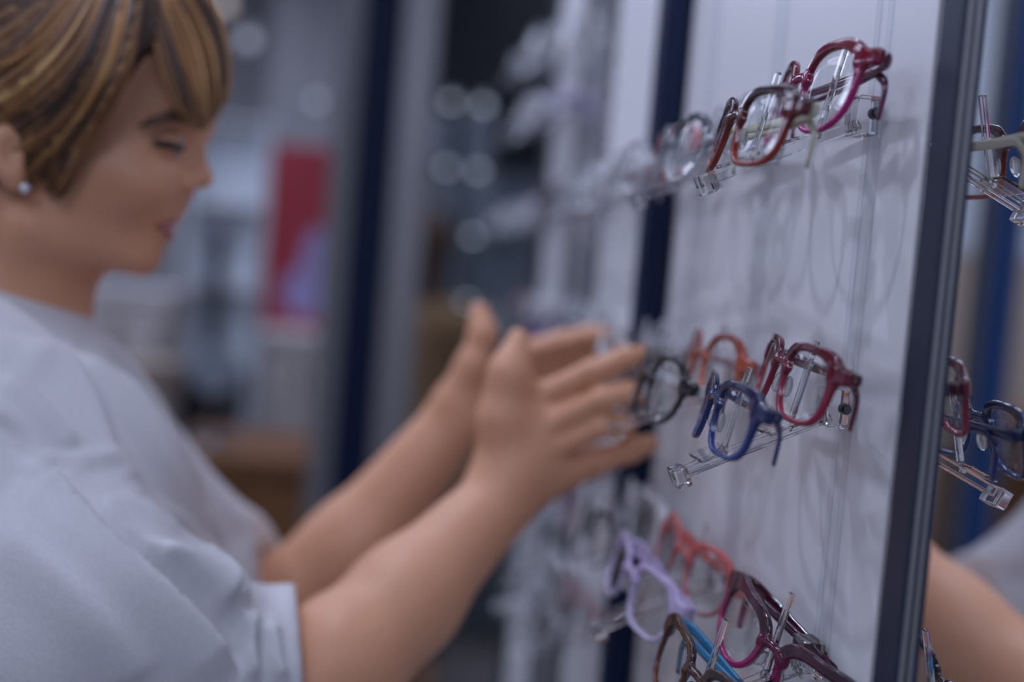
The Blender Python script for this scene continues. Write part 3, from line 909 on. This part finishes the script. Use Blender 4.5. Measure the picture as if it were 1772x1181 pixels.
side = [
    [(232, -72), (236, 0), (228, 70), (205, 140), (165, 215), (132, 275), (112, 322), (92, 345)],
    [(228, -76), (222, -5), (208, 70), (178, 145), (136, 215), (98, 270), (66, 305)],
    [(215, -82), (195, -5), (172, 70), (132, 140), (80, 196), (20, 234), (-50, 262), (-110, 290)],
    [(200, -88), (165, -10), (130, 60), (85, 120), (28, 170), (-40, 210), (-110, 240)],
    [(180, -95), (130, -25), (80, 40), (25, 90), (-40, 125), (-90, 150), (-125, 165)],
    [(160, -100), (90, -50), (30, 5), (-30, 45), (-80, 80), (-115, 110), (-135, 140)],
]
nape = [
    [(-20, 60), (-45, 140), (-58, 220), (-45, 300), (-25, 370), (-8, 445)],
    [(-60, 40), (-95, 130), (-105, 220), (-90, 310), (-65, 380), (-40, 450)],
]
locks = []   # (points, radius, tone)
def blend(guides, u):
    u = u*(len(guides)-1); i = min(int(u), len(guides)-2); t = u-i
    a, b = spline(guides[i], 12), spline(guides[i+1], 12)
    return a*(1-t)+b*t
rr = random.Random(11)
for s in (-1, 1):
    for k in range(560):
        u = rr.random(); gd = blend(side, u)
        t0 = rr.uniform(0, .25) if rr.random() < .6 else rr.uniform(.2, .6)
        P2 = spline(gd, 40); P2 = P2[int(t0*39):]
        jx, jy = rr.gauss(0, 6), rr.gauss(0, 6); wv = rr.uniform(0, 6.28); wa = rr.uniform(1, 5)
        lift = rr.uniform(-.002, .0045); m_ = 14
        pts = []
        for j in range(m_):
            f = j/(m_-1); p = P2[int(f*(len(P2)-1))]
            pts.append(surf(p[0]+jx+wa*math.sin(f*4+wv), p[1]+jy+wa*.6*math.sin(f*3+wv), s, lift+.002*math.sin(math.pi*f)))
        locks.append((pts, rr.uniform(.0008, .0026), min(1, max(0, rr.gauss(.30, .27)+.12*(u > .2)*(lift > .001)))))
    for k in range(90):
        gd = blend(nape, rr.random()); P2 = spline(gd, 16); jx = rr.gauss(0, 9)
        dz = rr.uniform(.015, .062)
        pts = [h(p[0]+jx, p[1], s*(dz if i > 6 else min(.08, dz+.004*(6-i)))) for i, p in enumerate(P2)]
        locks.append((pts, rr.uniform(.0015, .0034), min(1, max(0, rr.gauss(.18, .15)))))
# fringe: (pixel path, sideways offset) sweeping over the forehead
fr = [
    ([(236, -78), (262, 0), (282, 65), (300, 130), (312, 172), (330, 205)], -.058),
    ([(238, -82), (285, -10), (315, 60), (333, 130), (343, 180), (352, 222)], -.046),
    ([(240, -86), (305, -25), (345, 50), (364, 120), (366, 180), (357, 226)], -.032),
    ([(240, -90), (320, -45), (368, 25), (388, 95), (388, 160), (366, 215)], -.016),
    ([(240, -92), (325, -55), (375, 10), (397, 85), (399, 145), (382, 196)], .004),
    ([(238, -90), (315, -45), (365, 20), (388, 95), (388, 150), (366, 200)], .026),
    ([(236, -85), (295, -20), (335, 50), (352, 120), (350, 170), (338, 205)], .046),
]
for k in range(480):
    u = rr.random()*(len(fr)-1); i = min(int(u), len(fr)-2); t = u-i
    gd = np.array(fr[i][0], float)*(1-t)+np.array(fr[i+1][0], float)*t; dd = fr[i][1]*(1-t)+fr[i+1][1]*t
    dd0 = -.045 if dd < 0 else -.02
    P2 = spline(gd, 14); inn = abs(rr.gauss(0, 9)); jx = rr.gauss(0, 4)
    cut = rr.choice((14, 14, 14, 13, 12)); pts = []
    for j in range(cut):
        f = j/13
        pts.append(h(P2[j][0]-inn+jx*f, P2[j][1]+inn*.3+rr.gauss(0, 1), dd0+(dd-dd0)*min(1, f*1.8)))
    locks.append((pts, rr.uniform(.0008, .0027), min(1, max(0, rr.gauss(.48, .26)))))
V, F, T_ = [], [], []
for pts, r, tone in locks:
    P = [Vector(p) for p in pts]; base = len(V); m_ = len(P); ns = 6
    ctr = Vector(h(110, 130))
    for i, p in enumerate(P):
        t = (P[min(i+1, m_-1)]-P[max(i-1, 0)]).normalized()
        a = (p-ctr); a = (a-t*a.dot(t)).normalized(); b = t.cross(a)
        f = i/(m_-1); rad = r*(.55+.45*math.sin(math.pi*min(1, f*1.1+.1)))*(1 if f < .75 else max(.08, (1-f)/.25))
        for j in range(ns):
            an = 2*math.pi*j/ns
            V.append(p+a*(rad*.55*math.cos(an))+b*(rad*1.35*math.sin(an))); T_.append(tone)
    for i in range(m_-1):
        for j in range(ns):
            F.append((base+i*ns+j, base+i*ns+(j+1) % ns, base+(i+1)*ns+(j+1) % ns, base+(i+1)*ns+j))
cv = [v.co.copy() for v in cap.data.vertices]; cf = [tuple(p.vertices) for p in cap.data.polygons]
nb = len(V); V += cv; T_ += [.10]*len(cv); F += [tuple(i+nb for i in f) for f in cf]
bpy.data.objects.remove(cap)
ho = np_obj('hair', V, F, hair_mat)
ho.data.attributes.new('tone', 'FLOAT', 'POINT').data.foreach_set('value', T_)
adopt(ho)

# ------------------------------------------------------------------ the shop behind
def flat(px, py, Y): 
    """point on the plane y = Y under a pixel"""
    d = FWD+RGT*(px-886)/FPX-UPV*(py-590.5)/FPX
    return CAM+d*(Y-CAM[1])/d[1]

# navy pillar with aluminium trims
Yp = 2.5
c = flat(622, 600, Yp)
t = empty('display_pillar', (c[0], Yp, 0))
box('pillar_core', -.041, .041, -.04, .04, 0, 2.85, MT['navy'], t, .002)
box('edge_trim', -.092, -.042, -.03, .03, 0, 2.85, MT['alu_dark'], t, .002)
box('edge_trim', .042, .118, -.03, .03, 0, 2.85, MT['alu'], t, .002)
tag(t, 'thick blurred navy pillar with grey metal edges, left of the hands', 'pillar')

# red poster
c = flat(520, 410, 4.6)
t = empty('hanging_poster', (c[0], 4.6, c[2]))
box('poster_sheet', -.135, .135, -.006, .006, -.36, .36, MT['red'], t)
bm = bmesh.new()
for (x, z, r, rz) in ((.07, -.09, .06, .13), (.03, -.22, .09, .10)):
    bmesh.ops.create_uvsphere(bm, u_segments=20, v_segments=10, radius=1, matrix=Matrix.Translation((x, -.0065, z)) @ Matrix.Diagonal((r, .001, rz, 1)))
bm_obj('print', bm, MT['violet'], t)
bm = bmesh.new(); cyl(bm, (-.15, 0, .366), (.15, 0, .366), .008); bm_obj('rail', bm, MT['alu'], t)
bm = bmesh.new()
for s in (-1, 1): cyl(bm, (s*.12, 0, .37), (s*.12, 0, CEIL-c[2]), .002, .002, 6)
bm_obj('cord', bm, MT['alu'], t)
tag(t, 'red hanging poster with a pale violet shape, left of the navy pillar', 'poster')

def cabinet(name, cat, label, x0, x1, y0, y1, ztop, m, mtop, ndoor=2):
    t = empty(name, ((x0+x1)/2, (y0+y1)/2, 0)); w_, d_ = (x1-x0)/2, (y1-y0)/2
    box('plinth', -w_+.02, w_-.02, -d_+.03, d_, 0, .08, MT['dark'], t)
    box('body', -w_, w_, -d_+.02, d_, .08, ztop-.04, m, t)
    box('top', -w_-.015, w_+.015, -d_-.01, d_, ztop-.04, ztop, mtop, t, .003)
    dw = 2*w_/ndoor
    for k in range(ndoor):
        dr = box('door', -w_+k*dw+.004, -w_+(k+1)*dw-.004, -d_, -d_+.019, .09, ztop-.05, m, t, .002)
        bm = bmesh.new(); cyl(bm, (-w_+(k+.85)*dw, -d_-.012, ztop-.22), (-w_+(k+.85)*dw, -d_-.012, ztop-.10), .005, .005, 8)
        bm_obj('handle', bm, MT['steel'], dr)
    tag(t, label, cat); return t
# wooden counter and white desk left of the pillar
a, b = flat(395, 790, 3.0), flat(556, 775, 3.0); ZC = float(a[2])
cabinet('wooden_counter', 'counter', 'brown wooden counter blurred left of the navy pillar, above the far forearm', a[0]-.15, b[0], 3.0, 3.5, a[2], MT['wood'], MT['wood'])
a, b = flat(455, 575, 4.2), flat(575, 575, 4.2)
cabinet('white_display_unit', 'cabinet', 'pale white cabinet blurred under the red poster', a[0], b[0]+.1, 4.2, 4.6, a[2], MT['white_lac'], MT['white_lac'])
a, b = flat(100, 490, 3.6), flat(292, 490, 3.6)
cabinet('reception_desk', 'desk', 'pale desk blurred behind the chin and collar', a[0]-.08, b[0], 3.6, 3.95, a[2], MT['white_lac'], MT['white_lac'], 3)
a, b = flat(215, 600, 2.8), flat(300, 600, 2.8)
o = empty('stool', ((a[0]+b[0])/2, 2.8, 0))
zt = a[2]-.03
bm = bmesh.new(); cyl(bm, (0, 0, zt-.09), (0, 0, zt), .075, .085, 24); bm_obj('seat', bm, MT['beige'], o)
bm = bmesh.new(); cyl(bm, (0, 0, .02), (0, 0, zt-.09), .02); bm_obj('stem', bm, MT['steel'], o)
bm = bmesh.new(); cyl(bm, (0, 0, 0), (0, 0, .02), .16, .15, 24); bm_obj('base', bm, MT['steel'], o)
tag(o, 'beige topped stool blurred between the collar and the dark gap', 'stool')

# tall cabinet behind the face with soft light put into its pale colour, dark clothes rail beside it
def pale_unit(name, label, px0, px1, py0, py1, Y, m_back, glow):
    a, b = flat(px0, py0, Y), flat(px1, py1, Y)
    t = empty(name, ((a[0]+b[0])/2, Y, 0)); w_ = abs(b[0]-a[0])/2
    box('carcass', -w_, w_, .02, .30, 0, a[2], m_back, t)
    for s in (-1, 1): box('side_panel', s*w_-.012, s*w_+.012, -.10, .30, 0, a[2]+.02, m_back, t)
    for k in range(4):
        z = b[2]+(a[2]-b[2])*k/3
        sh = box('shelf', -w_+.013, w_-.013, -.09, .018, z-.012, z, MT['white_lac'], t)
        if glow and k: box('light_strip', -w_+.02, w_-.02, -.085, -.06, z-.019, z-.013, glow, sh)
    tag(t, label, 'cabinet'); return t
pale_unit('shelf_unit', 'shelf unit coloured pale blue as if softly lit, blurred right of the nose', 345, 440, 205, 640, 4.9, MT['pale_blue'], None)
a = flat(377, 470, 3.9)
t = empty('display_stand', (a[0], 3.9, 0))
box('panel', -.025, .025, -.02, .02, .35, a[2]+.14, MT['dark'], t, .004); box('base', -.07, .07, -.07, .07, 0, .02, MT['dark'], t)
box('stem', -.012, .012, -.012, .012, .02, .35, MT['steel'], t)
tag(t, 'slim dark display stand blurred below the nose tip', 'display stand')
a = flat(372, 640, 3.2)
t = empty('round_mirror', (a[0], 3.2, 0))
bm = bmesh.new(); cyl(bm, (0, -.012, a[2]), (0, .0, a[2]), .066, .066, 36); bm_obj('mirror_disc', bm, MT['blue_grey'], t)
bm = bmesh.new(); cyl(bm, (0, 0.001, a[2]), (0, .014, a[2]), .070, .070, 36); bm_obj('rim', bm, MT['alu'], t)
bm = bmesh.new(); cyl(bm, (0, .007, ZC+.012), (0, .007, a[2]-.06), .008); bm_obj('stand', bm, MT['steel'], t)
bm = bmesh.new(); cyl(bm, (0, 0.007, ZC), (0, .007, ZC+.014), .07, .065, 24); bm_obj('base', bm, MT['steel'], t)
tag(t, 'round pale mirror on a thin stand, blurred on the brown counter', 'mirror')
a, b = flat(300, 655, 4.0), flat(400, 655, 4.0)
cabinet('dark_cabinet', 'cabinet', 'low dark cabinet blurred behind the round mirror and the beige stool', a[0], b[0], 4.0, 4.4, a[2], MT['dark'], MT['dark'])
# grey partition in front of the back wall
a, b = flat(475, 0, 5.6), flat(600, 0, 5.6)
t = empty('partition_panel', ((a[0]+b[0])/2, 5.6, 0)); w_ = (b[0]-a[0])/2
box('panel', -w_, w_, 0, .05, .10, 2.86, MT['wall'], t); box('foot', -w_, w_, -.05, .10, 0, .10, MT['alu_dark'], t)
tag(t, 'tall grey partition panel blurred behind the red poster', 'partition')

# pendant bulbs that blur to discs
def pendant(px, py, Y, r, m, label):
    a = flat(px, py, Y)
    t = empty('pendant_lamp', (a[0], Y, a[2]))
    bm = bmesh.new(); bmesh.ops.create_uvsphere(bm, u_segments=20, v_segments=12, radius=r); bm_obj('bulb', bm, m, t, True)
    bm = bmesh.new(); cyl(bm, (0, 0, r*.8), (0, 0, r*2.4), r*.55, r*.45, 16); bm_obj('socket', bm, MT['alu'], t)
    bm = bmesh.new(); cyl(bm, (0, 0, r*2.4), (0, 0, CEIL-a[2]), .003, .003, 6); bm_obj('cord', bm, MT['dark'], t)
    tag(t, label, 'lamp', 'pendant lamps in the shop')
pendant(430, 70, 5.2, .030, MT['cool_lamp'], 'pale round lamp glow blurred right of the fringe')
pendant(388, 8, 5.2, .032, MT['warm_lamp'], 'warm white lamp glow blurred at the top edge above the fringe')
pendant(548, 175, 5.0, .020, MT['cool_lamp'], 'faint round lamp glow blurred above the red poster')
pendant(855, 388, 4.0, .014, MT['cool_lamp'], 'faint round lamp glow blurred at centre, over the far display')

# far display behind the end of the wall
Yf = 4.5
a, b = flat(690, 0, Yf), flat(1010, 0, Yf)
t = empty('far_display_case', ((a[0]+b[0])/2, Yf, 0)); w_ = (b[0]-a[0])/2
box('back_panel', -w_, w_, .02, .06, 0, 1.84, MT['blue_grey'], t); box('header_panel', -w_, w_, .02, .06, 1.842, 2.8, MT['dark'], t)
for s in (-1, 1): box('side_panel', s*w_-.015, s*w_+.015, -.25, .06, 0, 2.8, MT['alu_dark'], t)
for z in (.5, .8, 1.1, 1.35, 1.6, 1.85, 2.1):
    sh = box('shelf', -w_+.016, w_-.016, -.24, .018, z-.01, z, MT['strip'], t)
    for xx in (-.26, -.13, -.01):
        bm = bmesh.new(); cyl(bm, (xx, -.12, z-.022), (xx, -.12, z-.0105), .017, .017, 16)  # glowing pucks added to blur into discs, standing in for glints
        bm_obj('bokeh_puck', bm, MT['bokeh_glow'], sh)
tag(t, 'tall dark display case with clear shelves, blurred beyond the wall end', 'display case')
cx0 = (a[0]+b[0])/2
k = 0
for z, xs in ((1.1, (-.25, -.05)), (1.35, (-.28, -.12)), (1.6, (-.27, -.14, .02)), (1.85, (-.27, -.16, -.02))):
    for x in xs:
        m_ = [MT['blue_grey'], MT['white_lac'], MT['blue_grey']][k % 3]; k += 1
        hh_ = [.17, .20, .15][k % 3]
        o = empty('display_block', (cx0+x, Yf-.12, z))
        box('block', -.045, .045, -.04, .04, 0, hh_, m_, o, .004)
        box('sloped_top', -.05, .05, -.045, .045, hh_, hh_+.012, MT['white_lac'], o, .003)
        tag(o, 'pale blurred display block on the dark far case, shelf %d from the floor, block %d' % ((1.1, 1.35, 1.6, 1.85).index(z)+3, list(xs).index(x)+1), 'display block', 'pale blocks in the far display case')

# second shopper far off, seen from behind
px = flat(738, 420, 3.9)
sh = empty('person', (px[0], 3.9, 0))
tag(sh, 'distant blurred shopper with brown hair and tan jacket, right of the navy pillar', 'person')
zc = px[2]
Bf = Field((-.32, -.22, 0), (.32, .25, zc+.16), .012)
Bf.ell((0, 0, zc), (.075, .095, .115), None, .01); Bf.cone((0, .01, zc-.08), (0, .02, zc-.22), .05, .055, .03)
Bf.cone((-.14, .02, zc-.28), (.14, .02, zc-.28), .05, .05, .05); Bf.cone((0, .02, zc-.30), (0, .02, zc-.70), .12, .12, .06)
for s in (-1, 1):
    Bf.chain([(s*.17, .02, zc-.28), (s*.21, .03, zc-.56), (s*.20, -.06, zc-.80), (s*.20, -.08, zc-.90)], [.048, .04, .03, .03], .03)
    Bf.chain([(s*.08, .02, zc-.70), (s*.09, .02, .50), (s*.09, .03, .06), (s*.10, -.08, .04)], [.09, .065, .045, .035], .03)
Bf.obj('body', MT['skin'], sh)
Hf = Field((-.12, -.14, zc-.22), (.12, .14, zc+.15), .008)
Hf.ell((0, .012, zc+.012), (.088, .105, .118), None, .01); Hf.cone((0, -.03, zc), (0, -.03, zc-.14), .082, .07, .03)
Hf.obj('hair', MT['brow'], sh)
Jf = Field((-.34, -.24, zc-.92), (.34, .26, zc-.10), .011)
Jf.cone((-.14, .02, zc-.28), (.14, .02, zc-.28), .068, .068, .05); Jf.cone((0, .02, zc-.30), (0, .02, zc-.76), .14, .15, .06)
for s in (-1, 1): Jf.chain([(s*.17, .02, zc-.28), (s*.21, .03, zc-.56), (s*.20, -.06, zc-.80)], [.062, .055, .042], .03)
Jf.obj('jacket', MT['tan'], sh)
Tf = Field((-.24, -.12, .05), (.24, .18, zc-.62), .011)
for s in (-1, 1): Tf.chain([(s*.08, .02, zc-.70), (s*.09, .02, .50), (s*.09, .03, .09)], [.105, .08, .06], .03)
Tf.obj('trousers', MT['dark'], sh)

# things beyond the frame's left edge that the near mirror shows
t = empty('display_pillar', (-.737, 2.15, 0))
box('pillar_core', -.030, .030, -.03, .03, 0, 2.85, MT['blue'], t, .002)
box('edge_trim', -.040, -.031, -.025, .025, 0, 2.85, MT['alu_dark'], t, .002); box('edge_trim', .031, .040, -.025, .025, 0, 2.85, MT['alu_dark'], t, .002)
tag(t, 'blue pillar seen only as a vertical blue band in the near mirror', 'pillar')
cabinet('sideboard', 'cabinet', 'brown wooden sideboard glimpsed in the near mirror beside the blue band', -2.6, -1.0, 2.3, 2.8, 1.22, MT['wood'], MT['wood'], 3)
t = empty('mirror_backdrop', (-1.62, 3.3, 0))  # invented unit, put here so the near mirror shows a brighter pale blue
box('lower_cabinet', -.5, .5, 0, .35, .08, 1.62, MT['beige'], t, .004); box('plinth', -.48, .48, .03, .35, 0, .08, MT['dark'], t)
box('upper_cabinet', -.5, .5, .02, .35, 1.625, 2.82, MT['pale_blue'], t, .004)
for k in range(3): box('door', -.5+k*.3334+.003, -.5+(k+1)*.3334-.003, 0, .019, 1.63, 2.81, MT['pale_blue'], t, .002)
tag(t, 'added pale blue and beige wall unit that brightens the near mirror behind the blue band', 'wall unit')
